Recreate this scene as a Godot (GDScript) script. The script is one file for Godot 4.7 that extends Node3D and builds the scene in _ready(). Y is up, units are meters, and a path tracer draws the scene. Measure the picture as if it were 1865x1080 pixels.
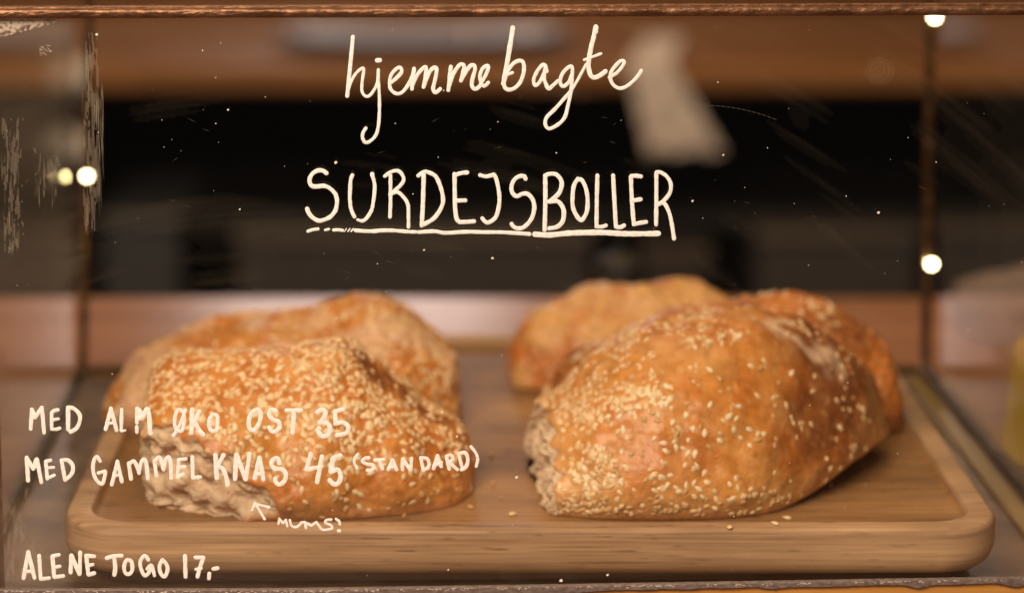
extends Node3D
# A glass bakery display case with hand-painted writing on its front pane, sourdough buns on a wooden tray inside.
# The front face of the front pane is the plane z = 0; x is right, y up, -z into the case. Metres.

const PX := 0.385 / 1865.0          # one unit of the sign layout on the pane, in metres
const EYE := Vector3(-0.02735, 0.22295, 0.9)
const FLOOR_Y := -0.1198            # floor of the case
const TRAY_Y := -0.0986             # recessed floor of the tray
const RIM_Y := -0.0946

var rng := RandomNumberGenerator.new()
var noise := FastNoiseLite.new()
var M := {}
var used := {}

func pane(u: float, v: float) -> Vector3:
	return Vector3((u - 932.5) * PX, (540.0 - v) * PX, 0.0)

# ------------------------------------------------------------------ helpers
func numbered(called: String, parent: Node) -> String:
	var key = str(parent.get_instance_id()) + called
	var n = used.get(key, 0)
	used[key] = n + 1
	return called if n == 0 else "%s_%03d" % [called, n]

func tag(o: Node, label: String, category: String, group := "", kind := "") -> Node:
	if label: o.set_meta("label", label)
	if category: o.set_meta("category", category)
	if group: o.set_meta("group", group)
	if kind: o.set_meta("kind", kind)
	return o

func base(called: String, at := Vector3.ZERO, parent: Node = self) -> Node3D:
	var o := Node3D.new()
	o.name = numbered(called, parent)
	parent.add_child(o, true)
	o.position = at
	return o

func obj(called: String, mesh: Mesh, mat: Material, parent: Node = self, at := Vector3.ZERO) -> MeshInstance3D:
	var o := MeshInstance3D.new()
	o.name = numbered(called, parent)
	o.mesh = mesh
	o.material_override = mat
	parent.add_child(o, true)
	o.position = at
	return o

func mat(c: Color, rough := 0.6, metal := 0.0) -> StandardMaterial3D:
	var m := StandardMaterial3D.new()
	m.albedo_color = c.linear_to_srgb()
	m.roughness = rough
	m.metallic = metal
	return m

func face(st: SurfaceTool, a: Vector3, b: Vector3, c: Vector3, out: Vector3) -> void:
	if (b - a).cross(c - a).dot(out) > 0.0:      # clockwise seen from outside
		var t = b; b = c; c = t
	st.add_vertex(a); st.add_vertex(b); st.add_vertex(c)

func quad(st: SurfaceTool, a: Vector3, b: Vector3, c: Vector3, d: Vector3, out: Vector3) -> void:
	face(st, a, b, c, out); face(st, a, c, d, out)

func add_box(st: SurfaceTool, at: Vector3, size: Vector3, bevel := 0.001, turn := Basis.IDENTITY) -> void:
	var h = size / 2.0
	var b = minf(bevel, minf(h.x, minf(h.y, h.z)) * 0.9)
	var P = func(sx, sy, sz, k):
		var v = Vector3(sx * h.x, sy * h.y, sz * h.z)
		if k != 0: v.x -= sx * b
		if k != 1: v.y -= sy * b
		if k != 2: v.z -= sz * b
		return at + turn * v
	for s in [-1, 1]:
		quad(st, P.call(s, -1, -1, 0), P.call(s, 1, -1, 0), P.call(s, 1, 1, 0), P.call(s, -1, 1, 0), turn * Vector3(s, 0, 0))
		quad(st, P.call(-1, s, -1, 1), P.call(1, s, -1, 1), P.call(1, s, 1, 1), P.call(-1, s, 1, 1), turn * Vector3(0, s, 0))
		quad(st, P.call(-1, -1, s, 2), P.call(1, -1, s, 2), P.call(1, 1, s, 2), P.call(-1, 1, s, 2), turn * Vector3(0, 0, s))
		for q in [-1, 1]:
			quad(st, P.call(s, q, -1, 0), P.call(s, q, 1, 0), P.call(s, q, 1, 1), P.call(s, q, -1, 1), turn * Vector3(s, q, 0))
			quad(st, P.call(s, -1, q, 0), P.call(s, 1, q, 0), P.call(s, 1, q, 2), P.call(s, -1, q, 2), turn * Vector3(s, 0, q))
			quad(st, P.call(-1, s, q, 1), P.call(1, s, q, 1), P.call(1, s, q, 2), P.call(-1, s, q, 2), turn * Vector3(0, s, q))
			for r in [-1, 1]:
				face(st, P.call(s, q, r, 0), P.call(s, q, r, 1), P.call(s, q, r, 2), turn * Vector3(s, q, r))

func new_st() -> SurfaceTool:
	var st := SurfaceTool.new()
	st.begin(Mesh.PRIMITIVE_TRIANGLES)
	return st

func done(st: SurfaceTool, smooth := false) -> ArrayMesh:
	if not smooth: st.set_smooth_group(-1)
	st.generate_normals()
	return st.commit()

func box(size: Vector3, bevel := 0.001) -> ArrayMesh:
	var st := new_st()
	st.set_smooth_group(-1)
	add_box(st, Vector3.ZERO, size, bevel)
	st.generate_normals()
	return st.commit()

# a bar with a square section of side w between two points
func bar(a: Vector3, b: Vector3, w: float, h: float, bevel := 0.0008) -> ArrayMesh:
	var st := new_st()
	st.set_smooth_group(-1)
	var dir = (b - a).normalized()
	var up = Vector3.UP if absf(dir.y) < 0.9 else Vector3.BACK
	var side = up.cross(dir).normalized()
	add_box(st, (a + b) / 2.0, Vector3(w, h, a.distance_to(b)), bevel, Basis(side, dir.cross(side), dir))
	st.generate_normals()
	return st.commit()

# grid mesh: rows x columns of points, own smooth normals, closed round the columns when loop is set
func grid_mesh(p: PackedVector3Array, rows: int, cols: int, loop: bool, colors := PackedColorArray(), flip := false) -> ArrayMesh:
	var idx := PackedInt32Array()
	var nrm := PackedVector3Array()
	nrm.resize(p.size())
	var last = cols if loop else cols - 1
	for i in rows - 1:
		for j in last:
			var a = i * cols + j
			var b = i * cols + (j + 1) % cols
			var c = a + cols
			var d = b + cols
			for t in [[a, b, c], [b, d, c]]:
				var q = [t[0], t[2], t[1]] if flip else t
				idx.append_array(q)
				var n = (p[q[2]] - p[q[0]]).cross(p[q[1]] - p[q[0]])
				for k in q: nrm[k] += n
	for k in nrm.size(): nrm[k] = nrm[k].normalized() if nrm[k].length() > 1e-14 else Vector3.UP
	var arr := []
	arr.resize(Mesh.ARRAY_MAX)
	arr[Mesh.ARRAY_VERTEX] = p
	arr[Mesh.ARRAY_NORMAL] = nrm
	arr[Mesh.ARRAY_INDEX] = idx
	if colors.size(): arr[Mesh.ARRAY_COLOR] = colors
	var m := ArrayMesh.new()
	m.add_surface_from_arrays(Mesh.PRIMITIVE_TRIANGLES, arr)
	return m

func lathe(profile: Array, n := 32) -> ArrayMesh:       # [radius, y] from the bottom up
	var p := PackedVector3Array()
	for q in profile:
		for j in n:
			var a = TAU * j / n
			p.append(Vector3(q[0] * cos(a), q[1], q[0] * sin(a)))
	return grid_mesh(p, profile.size(), n, true)

func wood_texture(key: int, dark: Color, light: Color, rings := 1.0, knots := 0.0) -> ImageTexture:
	var w = 512
	var h = 256
	var f := FastNoiseLite.new()
	f.seed = key
	f.noise_type = FastNoiseLite.TYPE_SIMPLEX_SMOOTH
	f.frequency = 1.0
	f.fractal_octaves = 3
	var im := Image.create(w, h, false, Image.FORMAT_RGB8)
	for y in h:
		for x in w:
			var u = x / float(w)
			var v = y / float(h)
			var warp = f.get_noise_2d(u * 2.2, v * 3.0) * 0.35
			var band = 0.5 + 0.5 * sin((v + warp * 0.25) * 34.0 * rings + 3.0 * f.get_noise_2d(u * 1.2 + 9.0, v * 6.0))
			var fine = f.get_noise_2d(u * 9.0 + 40.0, v * 150.0)
			var pore = f.get_noise_2d(u * 26.0 + 70.0, v * 230.0)
			var tone = f.get_noise_2d(u * 3.0 + 20.0, v * 5.0)
			var t = 0.5 + 0.26 * (band - 0.5) + 0.38 * fine + 0.4 * tone
			if pore > 0.42: t -= 0.6 * (pore - 0.42) / 0.3
			if knots > 0.0:
				var kn = f.get_noise_2d(u * 4.0 + 300.0, v * 9.0 + 5.0)
				if kn > 0.45: t -= knots * (kn - 0.45) * 3.0
			im.set_pixel(x, y, dark.lerp(light, clampf(t, 0.0, 1.0)).linear_to_srgb())
	return ImageTexture.create_from_image(im)

func wood_mat(tex: Texture2D, scale: Vector3, offset: Vector3, rough := 0.5, spec := 0.5) -> StandardMaterial3D:
	var m := StandardMaterial3D.new()
	m.albedo_texture = tex
	m.roughness = rough
	m.metallic_specular = spec
	m.uv1_triplanar = true
	m.uv1_scale = scale
	m.uv1_offset = offset
	m.uv1_triplanar_sharpness = 4.0
	return m

func speckle_tex(key: int, freq: float, a: Color, b: Color, octaves := 4) -> NoiseTexture2D:
	var f := FastNoiseLite.new()
	f.seed = key
	f.frequency = freq
	f.fractal_octaves = octaves
	var t := NoiseTexture2D.new()
	t.width = 512; t.height = 512
	t.seamless = true
	t.noise = f
	var g := Gradient.new()
	g.offsets = PackedFloat32Array([0.2, 0.8])
	g.colors = PackedColorArray([a.linear_to_srgb(), b.linear_to_srgb()])
	t.color_ramp = g
	return t

# ------------------------------------------------------------------ the scene
func _ready() -> void:
	noise.seed = 11
	noise.noise_type = FastNoiseLite.TYPE_SIMPLEX_SMOOTH
	noise.frequency = 1.0
	noise.fractal_octaves = 1
	rng.seed = 7
	camera_and_light()
	materials()
	counter()
	back_counter()
	behind_things()
	display_case()
	tray()
	buns()
	fairy_lights()
	beside_things()

func camera_and_light() -> void:
	var cam := Camera3D.new()
	cam.name = "camera"
	var lens := CameraAttributesPhysical.new()
	lens.frustum_focal_length = 60.0
	lens.exposure_aperture = 3.0
	lens.frustum_focus_distance = 0.897
	lens.frustum_near = 0.05
	lens.frustum_far = 30.0
	cam.attributes = lens
	cam.projection = Camera3D.PROJECTION_FRUSTUM
	cam.near = 0.05
	cam.far = 30.0
	var k = 0.05 / EYE.z
	cam.size = 1080.0 * PX * k
	cam.frustum_offset = Vector2(-EYE.x, -EYE.y) * k
	cam.position = EYE
	add_child(cam)
	cam.current = true

	var env := Environment.new()
	env.background_mode = Environment.BG_COLOR
	env.background_color = Color(0.016, 0.013, 0.011).linear_to_srgb()
	env.tonemap_mode = Environment.TONE_MAPPER_LINEAR
	env.tonemap_exposure = 1.4
	env.sdfgi_enabled = true
	env.ssao_enabled = true
	env.ssil_enabled = true
	var we := WorldEnvironment.new()
	we.name = "world_environment"
	we.environment = env
	add_child(we)

	area("key_light", Vector3(-0.45, 0.85, 0.95), Vector3(0.0, -0.05, -0.1), Vector2(0.9, 0.6), Color(1.0, 0.90, 0.78), 2.3)
	area("fill_light", Vector3(0.9, 0.6, 1.5), Vector3(0.0, -0.05, -0.1), Vector2(0.8, 0.8), Color(1.0, 0.85, 0.68), 0.24)
	area("overhead_light", Vector3(0.1, 1.15, -0.45), Vector3(0.0, -0.1, -0.3), Vector2(0.8, 0.5), Color(1.0, 0.83, 0.63), 0.45)
	area("window_light", Vector3(-0.13, 0.36, -2.1), Vector3(-0.08, -0.12, -0.4), Vector2(0.36, 0.2), Color(1.0, 0.93, 0.90), 0.15)
	area("back_counter_light", Vector3(0.0, 1.1, -1.0), Vector3(0.0, -0.2, -1.7), Vector2(1.4, 0.4), Color(1.0, 0.80, 0.54), 0.60)

func area(called: String, at: Vector3, to: Vector3, size: Vector2, c: Color, e: float) -> void:
	var l := AreaLight3D.new()
	l.name = called
	l.area_size = size
	l.area_normalize_energy = true
	l.light_color = c
	l.light_energy = e
	l.area_range = 8.0
	l.area_attenuation = 2.0
	l.shadow_enabled = true
	add_child(l)
	l.look_at_from_position(at, to, Vector3.UP)

func materials() -> void:
	M.paint = mat(Color(0.92, 0.92, 0.94), 0.6)
	M.paint.albedo_texture = speckle_tex(19, 0.03, Color(0.80, 0.80, 0.80), Color.WHITE, 3)
	M.paint.uv1_triplanar = true
	M.paint.uv1_scale = Vector3(30, 30, 30)
	M.glass = StandardMaterial3D.new()
	M.glass.transparency = BaseMaterial3D.TRANSPARENCY_ALPHA
	M.glass.albedo_color = Color(0.98, 0.98, 0.96, 0.0)
	M.glass.roughness = 0.02
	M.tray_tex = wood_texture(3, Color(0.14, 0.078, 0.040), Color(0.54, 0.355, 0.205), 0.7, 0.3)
	M.well_tex = wood_texture(6, Color(0.105, 0.050, 0.018), Color(0.37, 0.205, 0.085), 0.5, 0.3)  # darker than the rim: oiled wood, with some shade put into the colour
	M.pink_tex = wood_texture(21, Color(0.20, 0.085, 0.042), Color(0.42, 0.21, 0.12), 0.5, 0.5)
	M.brown_tex = wood_texture(33, Color(0.15, 0.06, 0.015), Color(0.34, 0.15, 0.045), 0.5, 0.1)
	M.yellow_tex = wood_texture(45, Color(0.36, 0.17, 0.035), Color(0.52, 0.27, 0.07), 0.8, 0.0)
	var bump := speckle_tex(5, 0.02, Color.BLACK, Color.WHITE, 4)
	M.copper = mat(Color(0.21, 0.115, 0.066), 0.45, 0.7)
	M.copper.albedo_texture = speckle_tex(8, 0.012, Color(0.5, 0.4, 0.34), Color(1, 0.92, 0.86), 5)
	M.copper.uv1_triplanar = true
	M.copper.uv1_scale = Vector3(14, 30, 30)
	M.copper.heightmap_enabled = true
	M.copper.heightmap_texture = bump
	M.copper.heightmap_scale = 0.03
	M.brass = mat(Color(0.20, 0.125, 0.05), 0.38, 0.8)
	M.brass.albedo_texture = speckle_tex(9, 0.015, Color(0.2, 0.15, 0.1), Color(1, 0.95, 0.85), 4)
	M.brass.uv1_triplanar = true
	M.brass.uv1_scale = Vector3(14, 14, 14)
	M.plate = mat(Color(0.27, 0.19, 0.115), 0.34, 0.65)
	M.plate.albedo_texture = speckle_tex(10, 0.01, Color(0.45, 0.4, 0.35), Color(1, 0.95, 0.9), 4)
	M.plate.uv1_triplanar = true
	M.plate.uv1_scale = Vector3(5, 5, 5)
	M.worn = mat(Color(0.19, 0.16, 0.15), 0.5, 0.2)
	M.worn.albedo_texture = speckle_tex(12, 0.03, Color(0.5, 0.42, 0.42), Color(1, 0.95, 0.95), 5)
	M.worn.uv1_triplanar = true
	M.worn.uv1_scale = Vector3(20, 40, 20)
	M.chip = mat(Color(0.7, 0.64, 0.6), 0.6)
	M.scuff = mat(Color(0.62, 0.52, 0.38), 0.6)
	M.scuff.transparency = BaseMaterial3D.TRANSPARENCY_ALPHA
	M.scuff.albedo_color.a = 0.10
	M.smear = mat(Color(0.6, 0.52, 0.42), 0.7)
	M.smear.transparency = BaseMaterial3D.TRANSPARENCY_ALPHA
	M.smear.albedo_color.a = 0.10
	M.dust = mat(Color(0.8, 0.74, 0.66), 0.7)
	M.black = mat(Color(0.003, 0.0025, 0.002), 0.6)
	M.black.metallic_specular = 0.2
	M.crust_bump = speckle_tex(14, 0.02, Color.BLACK, Color.WHITE, 5)
	M.crust = StandardMaterial3D.new()
	M.crust.vertex_color_use_as_albedo = true
	M.crust.roughness = 0.40
	M.crust.metallic_specular = 0.45
	M.crust.uv1_triplanar = true
	M.crust.uv1_scale = Vector3(22, 22, 22)
	M.crust.heightmap_enabled = true
	M.crust.heightmap_texture = M.crust_bump
	M.crust.heightmap_scale = 0.028
	M.crust.clearcoat_enabled = true
	M.crust.clearcoat = 0.14
	M.crust.clearcoat_roughness = 0.32
	var pores := FastNoiseLite.new()
	pores.seed = 17
	pores.noise_type = FastNoiseLite.TYPE_CELLULAR
	pores.frequency = 0.035
	var pt := NoiseTexture2D.new()
	pt.width = 512; pt.height = 512
	pt.seamless = true
	pt.noise = pores
	M.crumb = StandardMaterial3D.new()
	M.crumb.vertex_color_use_as_albedo = true
	M.crumb.roughness = 0.85
	M.crumb.metallic_specular = 0.25
	M.crumb.subsurf_scatter_enabled = true
	M.crumb.subsurf_scatter_strength = 0.25
	M.crumb.uv1_triplanar = true
	M.crumb.uv1_scale = Vector3(26, 26, 26)
	M.crumb.heightmap_enabled = true
	M.crumb.heightmap_texture = pt
	M.crumb.heightmap_scale = 0.10
	M.seeds = []
	for c in [Color(0.65, 0.46, 0.24), Color(0.73, 0.55, 0.32), Color(0.52, 0.30, 0.12), Color(0.77, 0.62, 0.40)]:
		var m = mat(c, 0.42)
		m.subsurf_scatter_enabled = true
		m.subsurf_scatter_strength = 0.05
		M.seeds.append(m)
	M.seed_tint = mat(Color.WHITE, 0.45)
	M.seed_tint.vertex_color_use_as_albedo = true

# ------------------------------------------------------------------ setting
func counter() -> void:
	var top := base("counter_top", Vector3.ZERO)
	tag(top, "", "", "", "structure")
	var z = 0.14
	var i = 0
	for w in [0.33, 0.16, 0.095, 0.075]:
		var far = z - w
		if i == 3: far = -0.508
		var m = wood_mat(M.pink_tex, Vector3(0.9, 5, 5), Vector3(0.37 * i, 0.13, 0.29 * i), 0.31, 0.5)
		obj("plank", box(Vector3(2.6, 0.03, z - far - 0.0008), 0.0012), m, top, Vector3(0.1, FLOOR_Y - 0.006 - 0.015 - 0.0003 * (i % 2), (z + far) / 2.0))
		z = far
		i += 1

func back_counter() -> void:
	var b := base("back_counter", Vector3(0, -0.9, -1.5))
	tag(b, "brown wooden back counter with dark open body behind the glass case", "counter")
	var y0 = 0.9
	obj("worktop", box(Vector3(3.4, 0.0247, 0.9), 0.004), wood_mat(M.brown_tex, Vector3(0.6, 6, 2.5), Vector3(0.2, 0.1, 0.3), 0.42), b, Vector3(0, y0 - 0.1528, -0.45))
	obj("back_panel", box(Vector3(3.4, 0.7, 0.02), 0.002), M.black, b, Vector3(0, y0 - 0.52, -0.5))
	obj("shelf", box(Vector3(3.4, 0.018, 0.42), 0.002), mat(Color(0.006, 0.005, 0.0045), 0.5), b, Vector3(0, y0 - 0.31, -0.27))
	obj("base_shelf", box(Vector3(3.4, 0.03, 0.46), 0.002), mat(Color(0.005, 0.004, 0.0035), 0.5), b, Vector3(0, y0 - 0.5, -0.25))
	var dw = obj("drawer", box(Vector3(0.30, 0.22, 0.02), 0.003), mat(Color(0.050, 0.030, 0.018), 0.45), b, Vector3(-0.535, y0 - 0.278, -0.005))  # its brown holds the haze seen through the left side glass
	var knob := lathe([[0.0005, 0.0], [0.006, 0.0], [0.006, 0.012], [0.014, 0.018], [0.019, 0.026], [0.0185, 0.034], [0.013, 0.04], [0.005, 0.0425], [0.0004, 0.043]], 28)
	var porcelain = mat(Color(0.62, 0.58, 0.56), 0.3)
	var k1 = obj("knob", knob, porcelain, dw, Vector3(0.138, 0.062, 0.01))
	k1.rotation.x = PI / 2
	var k2 = obj("knob", knob, porcelain, b, Vector3(-0.396, y0 - 0.147, 0.0))
	k2.rotation.x = PI / 2

func behind_things() -> void:
	# storage crates under the back counter
	var crates = [[-0.372, -0.286, -0.297, Color(0.040, 0.040, 0.042), "cool grey storage crate left of the black gap under the back counter"],
		[-0.236, 0.130, -0.315, Color(0.043, 0.036, 0.035), "long dark grey storage crate in the middle under the back counter"],
		[0.176, 0.250, -0.331, Color(0.040, 0.031, 0.028), "small low brown grey crate just below the hanging cloth"],
		[0.290, 0.462, -0.313, Color(0.044, 0.036, 0.034), "dark grey storage crate behind the bulb of the right post"],
		[0.475, 0.640, -0.306, Color(0.030, 0.024, 0.022), "dark crate at the far right end under the back counter"]]
	for c in crates:
		var w = c[1] - c[0]
		var o := base("storage_crate", Vector3((c[0] + c[1]) / 2.0, -0.4, -1.62))
		tag(o, c[4], "crate", "storage crates under the back counter")
		var h = c[2] + 0.4
		var st := new_st()
		st.set_smooth_group(-1)
		add_box(st, Vector3(0, h / 2.0 - 0.003, 0), Vector3(w - 0.008, h - 0.006, 0.2), 0.004)
		obj("body", done(st), mat(c[3], 0.5), o)
		obj("lid", box(Vector3(w, 0.014, 0.21), 0.004), mat(c[3] * 1.25, 0.4), o, Vector3(0, h - 0.004, 0))
	# folded cloth hanging over the edge of the back counter
	var p := PackedVector3Array()
	var rows = 46
	var cols = 40
	for i in rows:
		var t = i / float(rows - 1)
		for j in cols:
			var s = j / float(cols - 1)
			var drop = maxf(0.0, (t - 0.42) / 0.58)
			var flat = minf(1.0, t / 0.42)
			var x0 = lerpf(0.195, 0.162, flat) if t < 0.42 else lerpf(0.160, 0.180, drop)
			var x1 = lerpf(0.235, 0.207, flat) if t < 0.42 else lerpf(0.205, 0.256, drop)
			var fold = 0.006 * sin(s * 15.0 + 2.0 * t) * (0.3 + drop) + 0.004 * noise.get_noise_2d(s * 5.0, t * 6.0)
			var y = -0.1370 + 0.004 * absf(noise.get_noise_2d(s * 6.0 + 5.0, t * 6.0)) - drop * 0.0885
			var z = lerpf(-1.68, -1.495, flat) if t < 0.42 else -1.488 + fold + 0.004
			p.append(Vector3(lerpf(x0, x1, s), y + (0.0 if t >= 0.42 else fold * 0.3), z))
	var cm := mat(Color(0.66, 0.58, 0.54), 0.85)
	cm.cull_mode = BaseMaterial3D.CULL_DISABLED
	var thick := p.duplicate()
	var cloth := obj("hanging_cloth", grid_mesh(p, rows, cols, false), cm)
	tag(cloth, "pale grey cloth hanging over the edge of the brown back counter", "cloth")
	# a pale dish added to stand in for a grey reflection on the counter
	var dish := lathe([[0.001, 0.0], [0.10, 0.0], [0.13, 0.006], [0.155, 0.016], [0.158, 0.018], [0.155, 0.0185], [0.13, 0.009], [0.10, 0.003], [0.001, 0.0025]], 48)
	var d := obj("reflection_dish", dish, mat(Color(0.135, 0.105, 0.10), 0.4), self, Vector3(-0.045, -0.1402, -1.615))
	d.scale = Vector3(1.0, 1.0, 0.5)
	tag(d, "long pale grey dish added in place of a soft reflection on the brown back counter", "dish")

# ------------------------------------------------------------------ display case
func display_case() -> void:
	var c := base("display_case", Vector3(0, 0, 0))
	tag(c, "glass bakery display case with brass frame and white hand-painted writing", "display case")
	var zb = -0.325
	var bl = Vector3(-0.21, 0, zb)
	var br = Vector3(0.2215, 0, zb)
	var fl = Vector3(-0.2055, 0, -0.001)
	var fr = Vector3(0.228, 0, -0.001)
	# panes
	obj("front_pane", box(Vector3(0.438, 0.236, 0.003), 0.0003), M.glass, c, Vector3(0.0105, -0.002, -0.0015))
	obj("side_pane", bar(Vector3(fl.x - 0.003, -0.003, -0.006), Vector3(bl.x - 0.0003, -0.003, zb + 0.040), 0.003, 0.224, 0.0003), M.glass, c)
	obj("side_pane", bar(Vector3(fr.x + 0.003, -0.003, -0.006), Vector3(br.x + 0.0005, -0.003, zb + 0.040), 0.003, 0.224, 0.0003), M.glass, c)
	obj("lid_pane", box(Vector3(0.43, 0.003, 0.318), 0.0003), M.glass, c, Vector3(0.008, 0.1145, zb / 2.0))
	# floor plate
	obj("floor_plate", box(Vector3(0.434, 0.005, 0.322), 0.0005), M.plate, c, Vector3(0.0085, FLOOR_Y - 0.0025, zb / 2.0 - 0.002))
	# back posts, leaning a hair
	for q in [[bl, 0.0042], [br, 0.0036]]:
		obj("corner_post", bar(q[0] + Vector3(0.0, FLOOR_Y, 0), q[0] + Vector3(q[1], 0.118, 0), 0.0042, 0.0042), M.brass, c)
	obj("corner_post", bar(Vector3(pane(1, 0).x - 0.0044, -0.1195, -0.0045), Vector3(pane(-29, 0).x - 0.0044, 0.113, -0.0045), 0.0088, 0.0088), M.copper, c)
	obj("corner_post", bar(Vector3(fr.x + 0.004, -0.1195, -0.0045), Vector3(fr.x + 0.004, 0.113, -0.0045), 0.0088, 0.0088), M.copper, c)
	# floor rails and top rails at the back and sides
	for y in [FLOOR_Y + 0.003, 0.1155]:
		obj("side_rail", bar(fl + Vector3(-0.003, y, -0.01), bl + Vector3(0, y, 0.0026), 0.005, 0.006), M.brass, c)
		obj("side_rail", bar(fr + Vector3(0.003, y, -0.01), br + Vector3(0, y, 0.0026), 0.005, 0.006), M.brass, c)
	obj("back_rail", bar(bl + Vector3(0.003, FLOOR_Y + 0.002, 0), br + Vector3(-0.003, FLOOR_Y + 0.002, 0), 0.004, 0.004), M.brass, c)
	obj("back_rail", bar(bl + Vector3(0.003, 0.116, 0), br + Vector3(-0.003, 0.116, 0), 0.004, 0.004), M.brass, c)
	var glint_gold = mat(Color(0.30, 0.20, 0.065), 0.4, 0.6)
	obj("glint_strip", bar(Vector3(0.2195, FLOOR_Y + 0.0012, -0.02), Vector3(0.2125, FLOOR_Y + 0.0012, -0.315), 0.0085, 0.0022, 0.0006), glint_gold, c)  # strip added for the gold glint; the reflection is put into its colour
	# rounded copper bar along the top of the front pane
	var p := PackedVector3Array()
	var rows = 160
	var prof = [[-0.9, -0.2], [-1.0, 0.35], [-0.86, 0.8], [-0.45, 0.99], [0.0, 1.0], [0.3, 0.96], [0.52, 0.8], [0.62, 0.62], [0.70, 0.66], [0.86, 0.66], [0.97, 0.55], [1.0, 0.25], [1.0, -0.2]]
	for i in rows:
		var u = lerpf(-70, 2090, i / float(rows - 1))
		var top = lerpf(10.0, 4.0, u / 1865.0)
		var bot = lerpf(33.0, 26.5, u / 1865.0)
		var a = pane(u, (top + bot) / 2.0)
		var r = (bot - top) / 2.0 * PX
		for q in prof:
			var dn = 0.00008 * noise.get_noise_3d(u * 0.05, q[0] * 2.0, q[1] * 2.0)
			p.append(a + Vector3(0, q[0] * (r + dn), 0.0005 + 0.0030 * maxf(q[1], 0.0) + (0.0 if q[1] > -0.1 else -0.0003) + dn))
	obj("top_rail", grid_mesh(p, rows, prof.size(), true, PackedColorArray(), true), M.copper, c)
	# strip of worn metal along the bottom with a ragged lower edge, over the yellow plinth
	var board = obj("plinth", box(Vector3(0.47, 0.03, 0.001), 0.0003), wood_mat(M.yellow_tex, Vector3(1.6, 12, 12), Vector3(0.1, 0.22, 0.0), 0.45), c, pane(932, 1064.5) + Vector3(0, -0.0155, 0.0007))
	board.rotation.z = 0.0118
	p = PackedVector3Array()
	rows = 420
	for i in rows:
		var u = lerpf(-60, 2060, i / float(rows - 1))
		var top = 1071.0 if u < 470 else lerpf(1071.0, 1048.5, pow((u - 470) / 1430.0, 1.15))
		var thick = lerpf(30.0, 9.0, clampf((u - 300) / 900.0, 0.0, 1.0))
		thick += 1.6 * noise.get_noise_1d(u * 0.012) + 0.6 * noise.get_noise_1d(u * 0.11 + 50.0)
		thick += 6.0 * exp(-pow((u - 1672) / 18.0, 2)) + 7.0 * exp(-pow((u - 1850) / 22.0, 2)) + 4.0 * exp(-pow((u - 1405) / 20.0, 2))
		top += 0.35 * noise.get_noise_1d(u * 0.3)
		var a = pane(u, top)
		var b2 = pane(u, top + thick)
		p.append(a + Vector3(0, 0, 0.0001)); p.append(a + Vector3(0, 0, 0.0018)); p.append(a + Vector3(0, -0.0003, 0.0022))
		p.append(b2 + Vector3(0, 0.0002, 0.0022)); p.append(b2 + Vector3(0, 0, 0.0024)); p.append(b2 + Vector3(0, 0, 0.0008))
	obj("bottom_rail", grid_mesh(p, rows, 6, false, PackedColorArray(), true), M.worn, c)
	wear(c)
	writing(c)

# one quad fleck on the pane (or at a height above it)
func fleck(st: SurfaceTool, at: Vector3, rx: float, ry: float, turn: float) -> void:
	var pts = []
	var n = 6
	for k in n:
		var a = TAU * k / n
		var r = 0.7 + 0.5 * rng.randf()
		pts.append(at + Vector3(rx * r * cos(a), ry * r * sin(a), 0).rotated(Vector3.BACK, turn))
	for k in range(1, n - 1): face(st, pts[0], pts[k], pts[k + 1], Vector3.BACK)

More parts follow.
